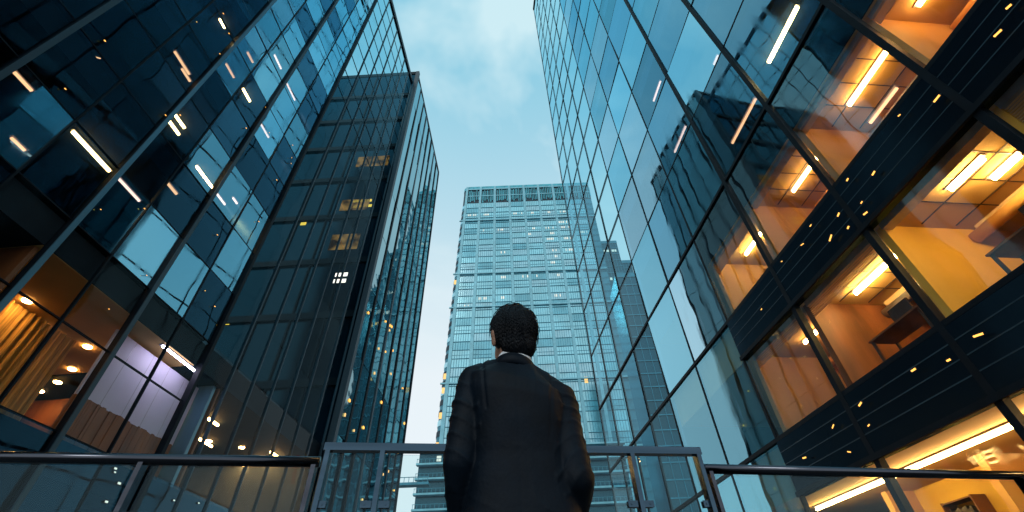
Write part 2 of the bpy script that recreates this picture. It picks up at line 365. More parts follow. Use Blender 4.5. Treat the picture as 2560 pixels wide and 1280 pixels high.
# interiors of the lit rooms
def ceil(j): return RZ[j + 1] - .155 * RD
DPT = [4.2, 4.2, 4.6, 3.6, 3.2]
def rooms():
    walls = {0: 'wallo', 1: 'wallo', 2: 'wallo', 3: 'wallb', 4: 'wallt'}
    for j in (1, 2, 3):
        z0, z1 = RZ[j], ceil(j)
        for i in range(0, 5):
            dpt = DPT[i]
            mat = walls[i] if j == 2 else ('wallt' if j == 3 else 'wallo')
            if j == 1 and i == 3: mat = 'wallt'
            obj('room_wall', MB().box(dpt, dpt + .12, RC[i] + .1, RC[i + 1] - .1, z0, z1), M[mat], right)
            obj('partition_wall', MB().box(.35 if j > 1 else 2.4, dpt + .12, RC[i + 1] - .09, RC[i + 1] + .09, z0, z1), M['wallo' if (i in (1, 2) and j == 2) else 'wallb' if (i == 3 and j == 2) else 'wallt' if (i + j) % 2 else mat], right)
    # ceiling details: sunken panels and seams
    for (i, j) in ((2, 2), (1, 2), (3, 2), (2, 3), (3, 3)):
        z1 = ceil(j); y0, y1 = RC[i] + .2, RC[i + 1] - .2
        mb = MB()
        for q in range(1, 4): yy = y0 + (y1 - y0) * q / 4; mb.box(.4, 3.4, yy - .012, yy + .012, z1 - .012, z1)
        for q in range(1, 4): xx = .4 + q * .85; mb.box(xx - .012, xx + .012, y0, y1, z1 - .0165, z1 - .0005)
        obj('ceiling_seam', mb, M['trimd'], right)
        obj('ceiling_beam', MB().box(2.55, 2.85, y0, y1, z1 - .22, z1 - .002), M['panelc' if j == 2 else 'wallt'], right)
    # back wall doors and trims
    for (i, j, f0, f1) in ((1, 2, .2, .5), (2, 2, .15, .42), (2, 2, .55, .8), (4, 2, .2, .55), (2, 3, .1, .45), (3, 3, .15, .5), (4, 3, .3, .7), (1, 3, .3, .7)):
        dpt = DPT[i]; z0, z1 = RZ[j], ceil(j); L_ = RC[i + 1] - RC[i]
        ya, yb = RC[i] + L_ * f0, RC[i] + L_ * f1
        fr = obj('door_frame', MB().box(dpt - .05, dpt - .002, ya - .07, yb + .07, z0, z0 + 2.15), M['trimd' if (i + j) % 2 else 'panelc'], right)
        obj('door', MB().box(dpt - .085, dpt - .052, ya, yb, z0, z0 + 2.08), M['panelc' if (i + j) % 2 else 'wallb'], fr)
    for i in range(1, 5):
        for j in (2, 3):
            z1 = ceil(j); y0, y1 = RC[i] + .12, RC[i + 1] - .12
            obj('air_duct', MB().tube((2.2 + .1 * i, y0, z1 - .32), (2.2 + .1 * i, y1, z1 - .32), .13, n=14), M['trimg' if (i + j) % 2 else 'wallt'], right, smooth=True)
            if (i + 2 * j) % 3 != 0:
                mb = MB(); nsl = 3 + (i * 5 + j * 3) % 6
                for q in range(nsl): mb.box(.30, .345, y0, y1, z1 - .2 - q * .055, z1 - .192 - q * .055)
                obj('blind', mb, M['panelc'], right)
    for (i, j, f) in ((1, 2, .7), (2, 2, .86), (3, 2, .15), (4, 2, .75), (2, 3, .6), (3, 3, .7), (1, 1, .4), (2, 1, .6), (3, 1, .3), (4, 1, .5)):
        y = RC[i] + (RC[i + 1] - RC[i]) * f; z0 = RZ[j] + .06; x = DPT[i] - .42; mb = MB()
        for q in range(6): mb.box(x, x + .4, y - .4, y + .4, z0 + q * .4, z0 + q * .4 + .03)
        mb.box(x, x + .4, y - .43, y - .401, z0, z0 + 2.05); mb.box(x, x + .4, y + .401, y + .43, z0, z0 + 2.05)
        sh = obj('shelf', mb, M['wallb'], right); mb = MB()
        for q in range(5):
            yy = y - .38
            while yy < y + .34: w_ = random.uniform(.03, .07); mb.box(x + .08, x + .3, yy, yy + w_ - .004, z0 + q * .4 + .031, z0 + q * .4 + random.uniform(.2, .33)); yy += w_ + (.1 if random.random() < .1 else 0)
        obj('book_row', mb, M['trimd'], sh)
    # window blinds housing and a soffit by the glass
    for j in (2, 3):
        for i in range(1, 5):
            obj('blind_box', MB().box(.25, .5, RC[i] + .12, RC[i + 1] - .12, ceil(j) - .16, ceil(j) - .003), M['trimg'], right)
rooms()

RG = 'tube lights on the office ceilings'
NLAMP = {}
def tube_r(a0, a1, happ, j, mat, label, rad=.045, group=RG, side=None):
    """tube whose line of sight crosses the facade at (a, happ); it hangs under the ceiling of storey j"""
    zc = ceil(j) - .09; k = (zc - CAMZ) / (happ * RD)
    dep = (k - 1) * RD
    y0, y1 = sorted((a0 * k * RD, a1 * k * RD))
    t = thing('tube_light', label, 'ceiling lamp', (0, 0, 0), 0, group)
    c = Vector((dep, (y0 + y1) / 2, zc))
    Mx = Matrix.Translation(RLOC) @ Matrix.Rotation(RROT, 4, 'Z')
    t.location = Mx @ c; t.rotation_euler = (0, 0, RROT)
    h = (y1 - y0) / 2
    obj('tube', MB().tube((0, -h, 0), (0, h, 0), rad, n=10), M[mat], t)
    obj('housing', MB().box(-.07, .07, -h - .05, h + .05, .055, .088), M['trimg'], t)
    return t
tube_r(.41, .465, .665, 2, 'tube_w', 'bright tube light nearer the picture edge of the pair in the yellow room')
tube_r(.45, .53, .71, 2, 'tube_w', 'bright tube light in the yellow room, shorter and nearer the black column')
tube_r(.70, .86, .685, 2, 'tube_w', 'long bright tube light in the brown panelled room')
tube_r(1.00, 1.10, .68, 2, 'tube_s', 'short tube light over the narrow ochre room with yellow wall strip')
tube_r(.395, .55, 1.09, 3, 'tube_s', 'long orange tube light above the cream wall panels of the pinkish room')
tube_r(.45, .545, .995, 3, 'tube_d', 'short yellow tube light in front of the cream wall panels')
tube_r(.67, .84, 1.075, 3, 'tube_s', 'orange tube light crossing the black mullion above the dark band')
tube_r(1.04, 1.15, 1.085, 3, 'tube_w', 'short white tube light in the lilac gridded pane')
tube_r(.14, .30, 1.09, 3, 'tube_s', 'orange tube light in the topmost lit room at the frame edge')
tube_r(.45, .63, 1.52, 4, 'tube_w', 'long white hot tube light behind the lilac pane near the frame top')
tube_r(.75, .94, 1.49, 4, 'tube_d', 'thin orange tube light in the dark reflected tower pane')
tube_r(1.12, 1.27, 1.90, 5, 'tube_p', 'pale broken tube light behind the blue pane')
tube_r(.765, .805, 1.88, 5, 'tube_p', 'short pink tube light beside the crossing of two mullions')
tube_r(1.13, 1.25, 2.375, 6, 'tube_p', 'faint lilac tube light in the upper blue panes')
t = tube_r(.10, 1.36, .29, 1, 'strip', 'very long peach light strip over the lowest storey behind the railing', .03)

# desks near the window of the brown room
def desk(label, y, x=.7, w=1.5, j=2):
    Mx = Matrix.Translation(RLOC) @ Matrix.Rotation(RROT, 4, 'Z')
    t = thing('desk', label, 'desk', Mx @ Vector((x, y, RZ[j] + .06)), RROT)
    obj('desk_top', MB().box(-.35, .35, -w / 2, w / 2, .70, .74), M['wallb'], t)
    for a in (-.3, .3):
        for b in (-w / 2 + .06, w / 2 - .06): obj('leg', MB().box(a - .025, a + .025, b - .025, b + .025, 0, .698), M['trimd'], t)
    mo = thing('monitor', label.replace('desk', 'monitor on the desk').replace('dark wooden', 'black flat'), 'monitor', Mx @ Vector((x, y - .1, RZ[j] + .802)), RROT)
    obj('screen', MB().box(-.02, .02, -.28, .28, .12, .46), M['trimd'], mo); obj('stand', MB().box(-.03, .03, -.03, .03, 0, .119), M['trimd'], mo)
    obj('foot', MB().box(-.1, .1, -.12, .12, -.002, .012), M['trimg'], mo)
desk('dark wooden desk behind the window of the brown room', .86 * RD)
desk('dark wooden desk behind the window of the yellow room', .50 * RD, .8, 1.8)
# floor slab finish so that desks stand on something
for j in (1, 2, 3):
    obj('floor_finish', MB().box(.2, 6.9, RC[0], RC[5], RZ[j] - .068, RZ[j] + .058), M['trimd'], right)

# amber glow dashes added on the dark bands in place of reflected lights
GLOW_LABEL = 'tiny amber glow imitating a reflected light on the dark facade band of the right-hand office building'.replace('right-hand ', '')
def reflection_r(a, h, r=.045):
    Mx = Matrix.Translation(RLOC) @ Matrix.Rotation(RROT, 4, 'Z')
    t = thing('imitated_reflection', GLOW_LABEL, 'imitated reflection', Mx @ Vector((-.125, a * RD, rz_(h))), RROT, 'amber imitated reflections on the dark facade bands')
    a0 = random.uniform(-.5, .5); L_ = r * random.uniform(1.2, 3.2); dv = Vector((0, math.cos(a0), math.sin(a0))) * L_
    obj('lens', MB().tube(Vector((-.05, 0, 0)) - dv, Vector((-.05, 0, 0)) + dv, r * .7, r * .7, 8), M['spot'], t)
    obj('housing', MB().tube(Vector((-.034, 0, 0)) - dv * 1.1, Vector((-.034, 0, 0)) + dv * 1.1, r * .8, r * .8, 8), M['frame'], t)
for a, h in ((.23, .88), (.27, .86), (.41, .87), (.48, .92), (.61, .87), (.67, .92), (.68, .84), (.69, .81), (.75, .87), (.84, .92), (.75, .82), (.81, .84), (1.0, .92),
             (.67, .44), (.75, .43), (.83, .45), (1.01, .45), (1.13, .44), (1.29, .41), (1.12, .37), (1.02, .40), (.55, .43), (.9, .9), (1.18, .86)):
    reflection_r(a, h, .018 if (a * 100) % 2 < 1 else .026)

# ------------------------------------------------------------------ left glass office building
LC = [a * LD for a in (-.35, -.08, .055, .19, .33, .468, .605, .718, .855, .99, 1.13)]
SCR = [a * LD for a in (1.13, 1.267, 1.385, 1.505, 1.63, 1.755, 1.88, 2.0)]
LR = [-.0775, .004] + [.004 + .1856 * k for k in range(1, 23)]
LZ = [lz_(h) for h in LR]; LZ[0] = 0.0
left = thing('glass_office_building', 'dark glass office building with curtained ochre rooms low down and tall blue grey fins', 'building', LLOC, LROT)
TOPL = LZ[-1]
SOFF = .075 * LD
def lpick(i, j):
    if j <= 2: return 'g_left_b'
    if j in (3, 4) and i >= 5: return 'g_leftroom'
    r = random.random()
    if i <= 6 and j < 12: return 'g_left_b' if r < (.95 if i <= 5 else .45) else 'g_left'
    return 'g_left_b' if r < .26 else ('g_left_c' if r > .8 else 'g_left')
pane_grid(left, -1, LC, LZ, lpick, tilt=.0045, score=lambda i, j, y, z: 1 if y > 1.2 else .02)
for k, y in enumerate(LC):
    big = k in (2, 4, 6, 8, 10)
    if big:
        f = obj('fin', MB().box(.02, -.0, y - .03, y + .03, 0, TOPL), M['frame'], left)
        f.data.clear_geometry(); f.data.from_pydata([p for p in MB().box(-.08, .09, y - .055, y + .055, 0, TOPL).v], [], MB().box(0, 1, 0, 1, 0, 1).f)
        obj('fin_cap', MB().box(.093, .12, y - .06, y + .06, .1, TOPL - .02), M['finpale' if k == 6 else 'fin' if k in (4, 8) else 'frame'], f)
    else:
        obj('mullion', MB().box(-.06, .03, y - .02, y + .02, 0, TOPL), M['frame'], left)
for z in LZ[1:]:
    obj('transom', MB().box(-.05, .012, LC[0], LC[-1], z - .015, z + .015), M['frame'], left)
for k in range(1, 12):   # floors, every second row
    z = lz_(.004 + .3712 * k)
    if z > TOPL: break
    obj('floor_slab', MB().box(-7.7, -.12, LC[0], LC[-1] - .1, z - SOFF, z - .06), M['slabdark'], left)
obj('back_wall', MB().box(-8.0, -7.7, LC[0], LC[-1] - .1, 0, TOPL), M['walld'], left)
obj('near_end_wall', MB().box(-8.0, -.1, LC[0] - .2, LC[0], 0, TOPL), M['concrete'], left)
obj('far_end_wall', MB().box(-8.0, -.14, LC[-1] - .1, LC[-1] - .0, lz_(.76), TOPL), M['spandrel'], left)
obj('parapet', MB().box(-.3, .1, LC[0], LC[-1], TOPL + .022, TOPL + .5), M['frame'], left)
# low podium storeys go on under the screen
PZ = lz_(.746); PZ0 = lz_(.375)
pcols = SCR
for i in range(len(SCR) - 1):
    obj('window', MB().quad(*[(0, y, z) for (y, z) in ((SCR[i] + .03, PZ0 + .03), (SCR[i + 1] - .03, PZ0 + .03), (SCR[i + 1] - .03, PZ - .03), (SCR[i] + .03, PZ - .03))]), M['g_leftroom'], left)
    obj('lower_window', MB().quad(*[(0, y, z) for (y, z) in ((SCR[i] + .03, .05), (SCR[i + 1] - .03, .05), (SCR[i + 1] - .03, PZ0 - .03), (SCR[i] + .03, PZ0 - .03))]), M['g_left_b'], left)
obj('floor_slab', MB().box(-7.7, -.12, SCR[0] + .01, SCR[-1], PZ - SOFF, PZ - .001), M['slabdark'], left)
obj('floor_slab', MB().box(-7.7, -.12, SCR[0] + .01, SCR[-1], PZ0 - SOFF, PZ0 - .06), M['slabdark'], left)
obj('back_wall', MB().box(-8.0, -7.7, SCR[0] - .09, SCR[-1], 0, PZ - .002), M['wallb'], left)
obj('podium_end_wall', MB().box(-7.69, -.14, SCR[-1] - .12, SCR[-1] - .002, 0, PZ - SOFF - .003), M['concrete'], left)
# lit room dressing of storey .375-.745
RZL0, RZL1 = PZ0, PZ - SOFF
cur = MB(); n = 60
def curtain(y0, y1, x, z0, z1, folds, amp=.05):
    mb = MB(); n = folds * 8
    for k in range(n + 1):
        y = y0 + (y1 - y0) * k / n; dx = amp * (1 + .5 * math.sin(k * .13)) * math.sin(k / 8 * 2 * math.pi + 1.2 * math.sin(k * .07)) + .02 * math.sin(k * .9)
        mb.v += [(x + dx, y, z0), (x + dx, y, z1)]
        if k: b = 2 * k; mb.f.append((b - 2, b, b + 1, b - 1))
    return mb
def fx(dep): return -dep
obj('ceiling_board', MB().box(-6.7, -.14, .6 * LD, LC[-1] - .1, PZ - SOFF - .012, PZ - SOFF - .001), M['slab'], left)
obj('curtain', curtain(.72 * LD, .95 * LD, fx(2.5), RZL0, RZL1 - .02, 14), M['curtain'], left, smooth=True)
obj('curtain', curtain(1.28 * LD, 1.62 * LD, fx(4.7), RZL0, RZL1 - .02, 12), M['curtain'], left, smooth=True)
obj('partition_wall', MB().box(-7.6, -.3, .605 * LD - .05, .605 * LD + .05, RZL0, RZL1 - .003), M['wallb'], left)
obj('room_wall', MB().box(-6.9, -6.8, .66 * LD, SCR[-1] - .2, RZL0, RZL1 - .003), M['wallb'], left)
dz = RZL0 + 1.15
dw = obj('display_wall', MB().box(-.82, -.75, .90 * LD, 1.245 * LD, dz, RZL1 - .12), M['wallp'], left)  # pale panel added, with its strip, to make the bright lilac panes
mb = MB()
for q in range(1, 5): yy = (.90 + .345 * q / 5) * LD; mb.box(-.752, -.746, yy - .008, yy + .008, dz, RZL1 - .12)
obj('wall_joint', mb, M['trimg'], dw)
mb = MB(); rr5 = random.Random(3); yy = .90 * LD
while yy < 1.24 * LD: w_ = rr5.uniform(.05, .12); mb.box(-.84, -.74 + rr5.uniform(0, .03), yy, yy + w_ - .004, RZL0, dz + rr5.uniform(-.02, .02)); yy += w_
obj('tree_reflection_slats', mb, M['wallb'], left)  # brown jagged slats stand in for trees reflected in the glass
obj('partition_wall', MB().box(-7.6, -.3, 1.275 * LD, 1.283 * LD, RZL0, RZL1 - .003), M['wallb'], left)  # added to block the cool strip's light from the podium
obj('display_edge', MB().box(-.86, -.3, 1.25 * LD, 1.262 * LD, RZL0, RZL1 - .02), M['finpale'], left)
# screen wall in front of the gap
pane_mats = ['g_left', 'g_screen']
screenl = thing('glass_screen_wall', 'free standing glass wall with thin vertical fins in front of the black tower', 'glass wall', LLOC, LROT)
SZ = [PZ] + [z for z in LZ if z > PZ + .3]
pane_grid(screenl, -1, SCR, SZ, lambda i, j: 'g_screen_l', tilt=.004)
for k, y in enumerate(SCR[1:]):
    obj('fin', MB().box(-.06, .06, y - .022, y + .022, 0, TOPL), M['fin'], screenl)
for z in SZ[1:]:
    if z > lz_(2.3) or z == SZ[-1]:
        obj('transom', MB().box(-.04, .012, SCR[0] + .08, SCR[-1], z - .012, z + .012), M['frame'], screenl)
obj('parapet', MB().box(-.1, .12, SCR[0] + .02, SCR[-1], TOPL + .02, TOPL + .5), M['fin'], screenl)

LMX = Matrix.Translation(LLOC) @ Matrix.Rotation(LROT, 4, 'Z')
def tube_l(a0, a1, happ, kf, mat, label, rad=.038, kshift=0):
    zc = lz_(.004 + .3712 * kf) - SOFF - .08; k = (zc - CAMZ) / (happ * LD); dep = (k - 1) * LD
    y0, y1 = a0 * k * LD, a1 * k * LD; h = (y1 - y0) / 2
    t = thing('tube_light', label, 'ceiling lamp', LMX @ Vector((-dep, (y0 + y1) / 2, zc)), LROT, 'tube lights behind the dark glass')
    obj('tube', MB().tube((0, -h, 0), (0, h, 0), rad, n=8), M[mat], t)
    obj('housing', MB().box(-.05, .05, -h - .04, h + .04, .04, .07), M['trimg'], t)
tube_l(.34, .38, .90, 3, 'tube_d', 'short golden tube light near the frame edge below the beaded lamp')
tube_l(.48, .59, .905, 3, 'tube_s', 'long golden tube light reaching up to the pale thick fin')
tube_l(.61, .69, .91, 3, 'tube_p', 'salmon tube light just past the pale thick fin')
tube_l(.50, .57, 1.36, 4, 'tube_d', 'golden tube light in the mauve pane, longer of the crossed pair')
tube_l(.545, .585, 1.345, 4, 'tube_d', 'golden tube light in the mauve pane, shorter of the crossed pair')
tube_l(.73, .78, 1.575, 5, 'tube_s', 'short orange tube light in the mauve pane beside the bright blue panes')
tube_l(.63, .68, 1.56, 5, 'tube_d', 'crinkled dull orange tube light in the dark mauve pane')
tube_l(.61, .66, 1.17, 4, 'tube_s', 'left tube of the parallel peach pair')
tube_l(.61, .66, 1.205, 4, 'tube_s', 'upper tube of the parallel peach pair')
tube_l(.75, .81, 1.90, 6, 'tube_p', 'uppermost pink tube light in the column of three on blue panes')
tube_l(.86, .95, 1.89, 6, 'tube_p', 'middle pink tube light in the column of three on blue panes')
tube_l(.99, 1.08, 1.895, 6, 'tube_p', 'lowest pink tube light in the column of three on blue panes')
tube_l(.86, .93, 1.565, 5, 'tube_p', 'pink tube light alone on the blue pane under the pale fin')
tube_l(.76, .85, 1.15, 4, 'tube_s', 'orange tube light ending at the pale fin')
tube_l(.862, .98, 1.15, 4, 'tube_p', 'long faint pink tube light starting at the pale fin')
# beaded lamp with two rows
z = lz_(.004 + .3712 * 3) - SOFF - .14
t = thing('beaded_ceiling_lamp', 'golden beaded lamp of two rows glowing near the upper corner', 'ceiling lamp', LMX @ Vector((-.5, .395 * LD, lz_(1.12))), 0)
d1 = Vector((.62, .30, .10)).normalized()
for r_, (off, ln, sc_) in enumerate(((0, .82, 1.25), (-.10, .64, 1))):
    mb = MB()
    for k in range(int(ln / .022)):
        p = d1 * (k * .022 - ln / 2) + Vector((0, 0, off)); mb.ball(p, .014 * sc_, 8, 6)
    obj('bead_row', mb, M['tube_d'], t)
obj('bracket', MB().tube(tuple(d1 * -.32 + Vector((0, 0, .05))), tuple(d1 * .32 + Vector((0, 0, .05))), .01), M['fin'], t)

def down_l(a, h, dd=0):
    zc = PZ - SOFF - .012; k = (zc - CAMZ) / (h * LD); dep = min((k - 1) * LD, 6.0); k = dep / LD + 1
    t = thing('downlight', 'glowing amber downlight in the ceiling of the ochre curtained storey', 'ceiling lamp', LMX @ Vector((-dep, a * k * LD, zc)), LROT, 'amber downlights over the ochre storey')
    obj('lens', MB().tube((0, 0, -.004), (0, 0, -.03), .11, .10, 16), M['down'], t)
    obj('ring', MB().tube((0, 0, .01), (0, 0, -.003), .13, .13, 16), M['trimg'], t)
for a, h in ((.64, .555), (.70, .53), (.80, .545), (.80, .49), (.79, .455), (.93, .545), (.88, .50), (1.05, .53), (.98, .46), (.87, .42), (.93, .43), (1.29, .51), (1.17, .535), (1.19, .475), (1.4, .49), (1.45, .545), (.77, .41), (1.36, .43)):
    down_l(a, h)
def lamp_l(a, h, dep, label, col, size):
    """added cool light strip for the display wall"""
t = thing('added_light_strip', 'added cool white strip lighting the lilac display wall', 'ceiling lamp', LMX @ Vector((-.25, 1.075 * LD, RZL1 - .05)), LROT)
obj('tube', MB().box(-.03, .03, -.8, .8, -.03, .0), M['cool'], t)  # glowing strip added only to light the lilac panel
obj('housing', MB().box(-.09, .04, -.84, .84, .001, .045), M['trimg'], t)
def reflection_l(a, h, r=.03):  # small amber glow added in place of a reflected light
    t = thing('imitated_reflection', 'tiny amber glow imitating a reflected light on the dark glass of the curtained office building', 'imitated reflection', LMX @ Vector((.045, a * LD, lz_(h))), LROT, 'amber imitated reflections on the dark glass')
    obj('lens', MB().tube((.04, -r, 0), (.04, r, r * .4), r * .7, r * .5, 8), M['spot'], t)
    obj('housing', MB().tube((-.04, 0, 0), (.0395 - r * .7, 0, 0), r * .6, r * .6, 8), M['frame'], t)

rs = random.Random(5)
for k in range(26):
    reflection_l(rs.uniform(.36, 1.1), rs.uniform(.62, 1.75), rs.uniform(.012, .022))
for k, (a0, a1, h_, kf, mt, lb) in enumerate(((.42, .45, .79, 3, 'tube_d', 'short golden tube light low in the darkest near panes'), (.72, .76, 1.02, 3, 'tube_d', 'short dull tube light between the two pale fins'),
        (.93, .98, 1.20, 4, 'tube_p', 'small salmon tube light low on the bright blue panes'), (.66, .70, 1.72, 5, 'tube_d', 'small golden tube light high in the mauve panes'),
        (.52, .55, 1.66, 5, 'tube_s', 'small bright tube light at the frame top over the dark panes'), (1.03, 1.08, 1.55, 5, 'tube_d', 'short orange tube light beside the black tower edge'))):
    tube_l(a0, a1, h_, kf, mt, lb)

for k, (a0, a1, h_) in enumerate(((1.22, 1.30, .56), (1.24, 1.31, .50), (1.46, 1.53, .50), (1.55, 1.62, .545), (1.62, 1.70, .585))):
    tube_l(a0, a1, h_, 2, 'tube_s', ('amber tube light in the low storey beside the lilac wall, upper of two', 'amber tube light in the low storey beside the lilac wall, lower of two',
        'amber tube light low under the clear screen wall, nearest the dark rail', 'middle amber tube light under the clear screen wall', 'amber tube light under the far end of the clear screen wall')[k])
for k in range(12):  # cream glows added where the glass would reflect windows
    t = thing('imitated_reflection', 'small cream glow imitating a reflected window on the dark glass seen through the balustrade', 'imitated reflection', LMX @ Vector((.03, rs.uniform(1.0, 1.5) * LD, lz_(rs.uniform(.255, .355)))), LROT, 'cream imitated reflections on the lowest dark glass')
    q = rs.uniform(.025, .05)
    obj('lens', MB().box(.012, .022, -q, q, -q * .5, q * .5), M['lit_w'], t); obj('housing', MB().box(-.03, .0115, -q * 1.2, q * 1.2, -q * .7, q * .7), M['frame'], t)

# ------------------------------------------------------------------ black tower with fins beyond the screen
BX, BY = -9.12, 21.8
BROT = math.radians(-1.2)
bt = thing('finned_black_tower', 'black glass tower with close vertical fins along its street side and few amber windows', 'building', (BX, BY, 0), BROT)
BH = 2.087 * BY + CAMZ; BL, BW = 13.0, 16.4
obj('body', MB().box(-BW, 0, 0, BL, 0, BH), M['b_front'], bt)
obj('roof', MB().box(-BW - .06, .06, -.06, BL + .06, BH + .003, BH + .5), M['frame'], bt)
nf = 9
for k in range(nf):
    y = .12 + (BL - .24) * k / (nf - 1)
    obj('fin', MB().box(.003, .09, y - .11, y + .11, 0, BH - .003), M['frame' if k % 3 else 'fin'], bt)
    if k < nf - 1:
        y2 = .12 + (BL - .24) * (k + 1) / (nf - 1)
        for j in range(10):
            z0, z1 = BH * j / 10, BH * (j + 1) / 10
            a = random.gauss(0, .012); b = random.gauss(0, .006)
            P = [(.03 + a * u + b * v, (y + y2) / 2 + u * ((y2 - y) / 2 - .052), (z0 + z1) / 2 + v * ((z1 - z0) / 2 - .02)) for u, v in ((-1, -1), (1, -1), (1, 1), (-1, 1))]
            obj('window', MB().quad(*P), M['b_side'], bt)
obj('corner_pier', MB().box(-.02, .3, -.34, -.002, 0, BH - .01), M['fin'], bt)
for k in range(1, 11):
    z = BH - 4.3 * k
    if z < 1: break
    obj('floor_edge', MB().box(-BW + .1, -.35, -.16, -.003, z - .22, z + .22), M['frame'], bt)
for k in range(1, 8):
    x = -BW + BW * k / 8
    obj('window_post', MB().box(x - .05, x + .05, -.1, -.004, 1, BH - .3), M['frame'], bt)
def bwin(px0, px1, z0, z1, mat):
    obj('lit_window', MB().box(px0, px1, -.03, -.006, z0, z1), M[mat], bt)

def emit_uneven(name, c0, c1, sc, st):
    m, t = newmat(name); o = N(t, 'ShaderNodeOutputMaterial'); e = N(t, 'ShaderNodeEmission'); g_ = N(t, 'ShaderNodeNewGeometry'); n_ = N(t, 'ShaderNodeTexNoise'); n_.inputs['Scale'].default_value = sc
    r = N(t, 'ShaderNodeValToRGB'); r.color_ramp.elements[0].position = .4; r.color_ramp.elements[1].position = .62; r.color_ramp.elements[0].color = (*c0, 1); r.color_ramp.elements[1].color = (*c1, 1)
    t.links.new(g_.outputs['Position'], n_.inputs['Vector']); t.links.new(n_.outputs['Fac'], r.inputs[0]); t.links.new(r.outputs[0], e.inputs[0]); e.inputs[1].default_value = st; t.links.new(e.outputs[0], o.inputs[0]); return m
M['amber_dim'] = emit_uneven('dim_amber_room', (.06, .025, .012), (1, .40, .10), 1.1, .4); M['amber_lit'] = emit('amber_room_lamp', (1, .5, .06), 1.6)
bwin(-3.28, -0.66, 30.60, 31.91, 'amber_dim'); bwin(-3.41, -1.31, 25.35, 26.53, 'amber_dim')
bwin(-2.56, -1.18, 26.20, 26.46, 'amber_lit'); bwin(-2.43, -1.05, 25.61, 25.87, 'amber_lit')
bwin(-2.23, -1.44, 19.04, 19.33, 'tube_p'); bwin(-2.23, -1.44, 18.52, 18.81, 'tube_p'); bwin(-3.28, -1.31, 21.41, 22.85, 'amber_dim')
bwin(-8.54, -7.75, 15.76, 16.02, 'amber_lit'); bwin(-5.91, -5.52, 24.03, 24.30, 'amber_lit')
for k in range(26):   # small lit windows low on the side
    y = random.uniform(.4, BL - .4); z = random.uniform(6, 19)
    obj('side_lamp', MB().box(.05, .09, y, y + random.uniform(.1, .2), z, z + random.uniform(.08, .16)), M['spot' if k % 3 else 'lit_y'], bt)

# ------------------------------------------------------------------ centre tower
TY = 165.0
def twarp(x, y, z):
    if x < 0: x = x * (1 + .00125 * (201 - z))
    return (x, y, z)
tower = thing('office_tower', 'tall pale blue office tower with rounded top corner and louvred crown', 'building', (0, TY, 0))
TT = 1.228 * TY + CAMZ; TL, TRt = -26.2, 45.2
body = MB()
prof = [(TRt, 0), (TRt, 40), (TL, 40), (TL, 3.2)] + [(TL + 3.2 - 3.2 * math.cos(t), 3.2 - 3.2 * math.sin(t)) for t in (math.pi / 8, math.pi / 4, 3 * math.pi / 8)] + [(TL + 3.2, 0)]
body.rings([[(x, y, 0) for x, y in prof], [(x, y, TT - 14.5) for x, y in prof]])
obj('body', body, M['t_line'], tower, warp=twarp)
piers = [-24.0, -16.3, -8.25, -.1, 8.1, 16.4, 24.6, 32.8, 41.0]
CR = TT - 14.5
for x in piers:
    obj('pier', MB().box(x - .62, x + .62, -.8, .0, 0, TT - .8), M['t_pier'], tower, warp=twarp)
FH = 4.0
cand = []
for b in range(8):
    x0, x1 = piers[b] + .7, piers[b + 1] - .7
    k = 0; z = CR
    while z - FH > 0:
        z0, z1 = z - FH, z
        a = random.gauss(0, .02)
        light = random.random(); 
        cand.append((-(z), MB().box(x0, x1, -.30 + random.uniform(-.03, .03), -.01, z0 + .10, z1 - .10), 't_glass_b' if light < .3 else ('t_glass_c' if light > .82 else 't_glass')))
        z = z0; k += 1
cand.sort(key=lambda c: c[0])
rest = {}
for k, (q, mb, mat) in enumerate(cand):
    if k < 100: obj('window', mb, M[mat], tower, warp=twarp)
    else:
        r = rest.setdefault(mat, MB()); b = len(r.v); r.v += mb.v; r.f += [tuple(b + q2 for q2 in f) for f in mb.f]
me = bpy.data.meshes.new('window'); v = []; f = []; mi = []
for k, (mat, r) in enumerate(rest.items()):
    b = len(v); v += [twarp(*p) for p in r.v]; f += [tuple(b + q for q in ff) for ff in r.f]; mi += [k] * len(r.f); me.materials.append(M[mat])
me.from_pydata(v, [], f); me.polygons.foreach_set('material_index', mi); me.update()
o = bpy.data.objects.new('window', me); COL.objects.link(o); o.parent = tower; o['kind'] = 'stuff'
for b in range(8):
    x0, x1 = piers[b] + .7, piers[b + 1] - .7; mb = MB()
    for q in range(1, 7): xx = x0 + (x1 - x0) * q / 7; mb.box(xx - .085, xx + .085, -.42, -.335, 0, CR)
    z = CR; k = 0
    while z > 8:
        z -= FH; k += 1
        if (k * 7 + b * 3) % 3 == 0: mb.box(x0, x1, -.44, -.345, z + 1.6, z + 1.68)
    obj('glazing_bars', mb, M['t_line'], tower, warp=twarp)
z = CR; k = 0
while z > 8:
    z -= FH; k += 1
    obj('floor_band', MB().box(TL + 3, TRt, -.55, -.36, z - .08, z + .08), M['t_line'], tower, warp=twarp)
for z in (174.5, 137.8, 118.3, 81.9, 55.5):
    obj('belt', MB().box(TL - .15, TRt + .1, -.95, -.3, z - .3, z + .3), M['t_pier'], tower, warp=twarp)
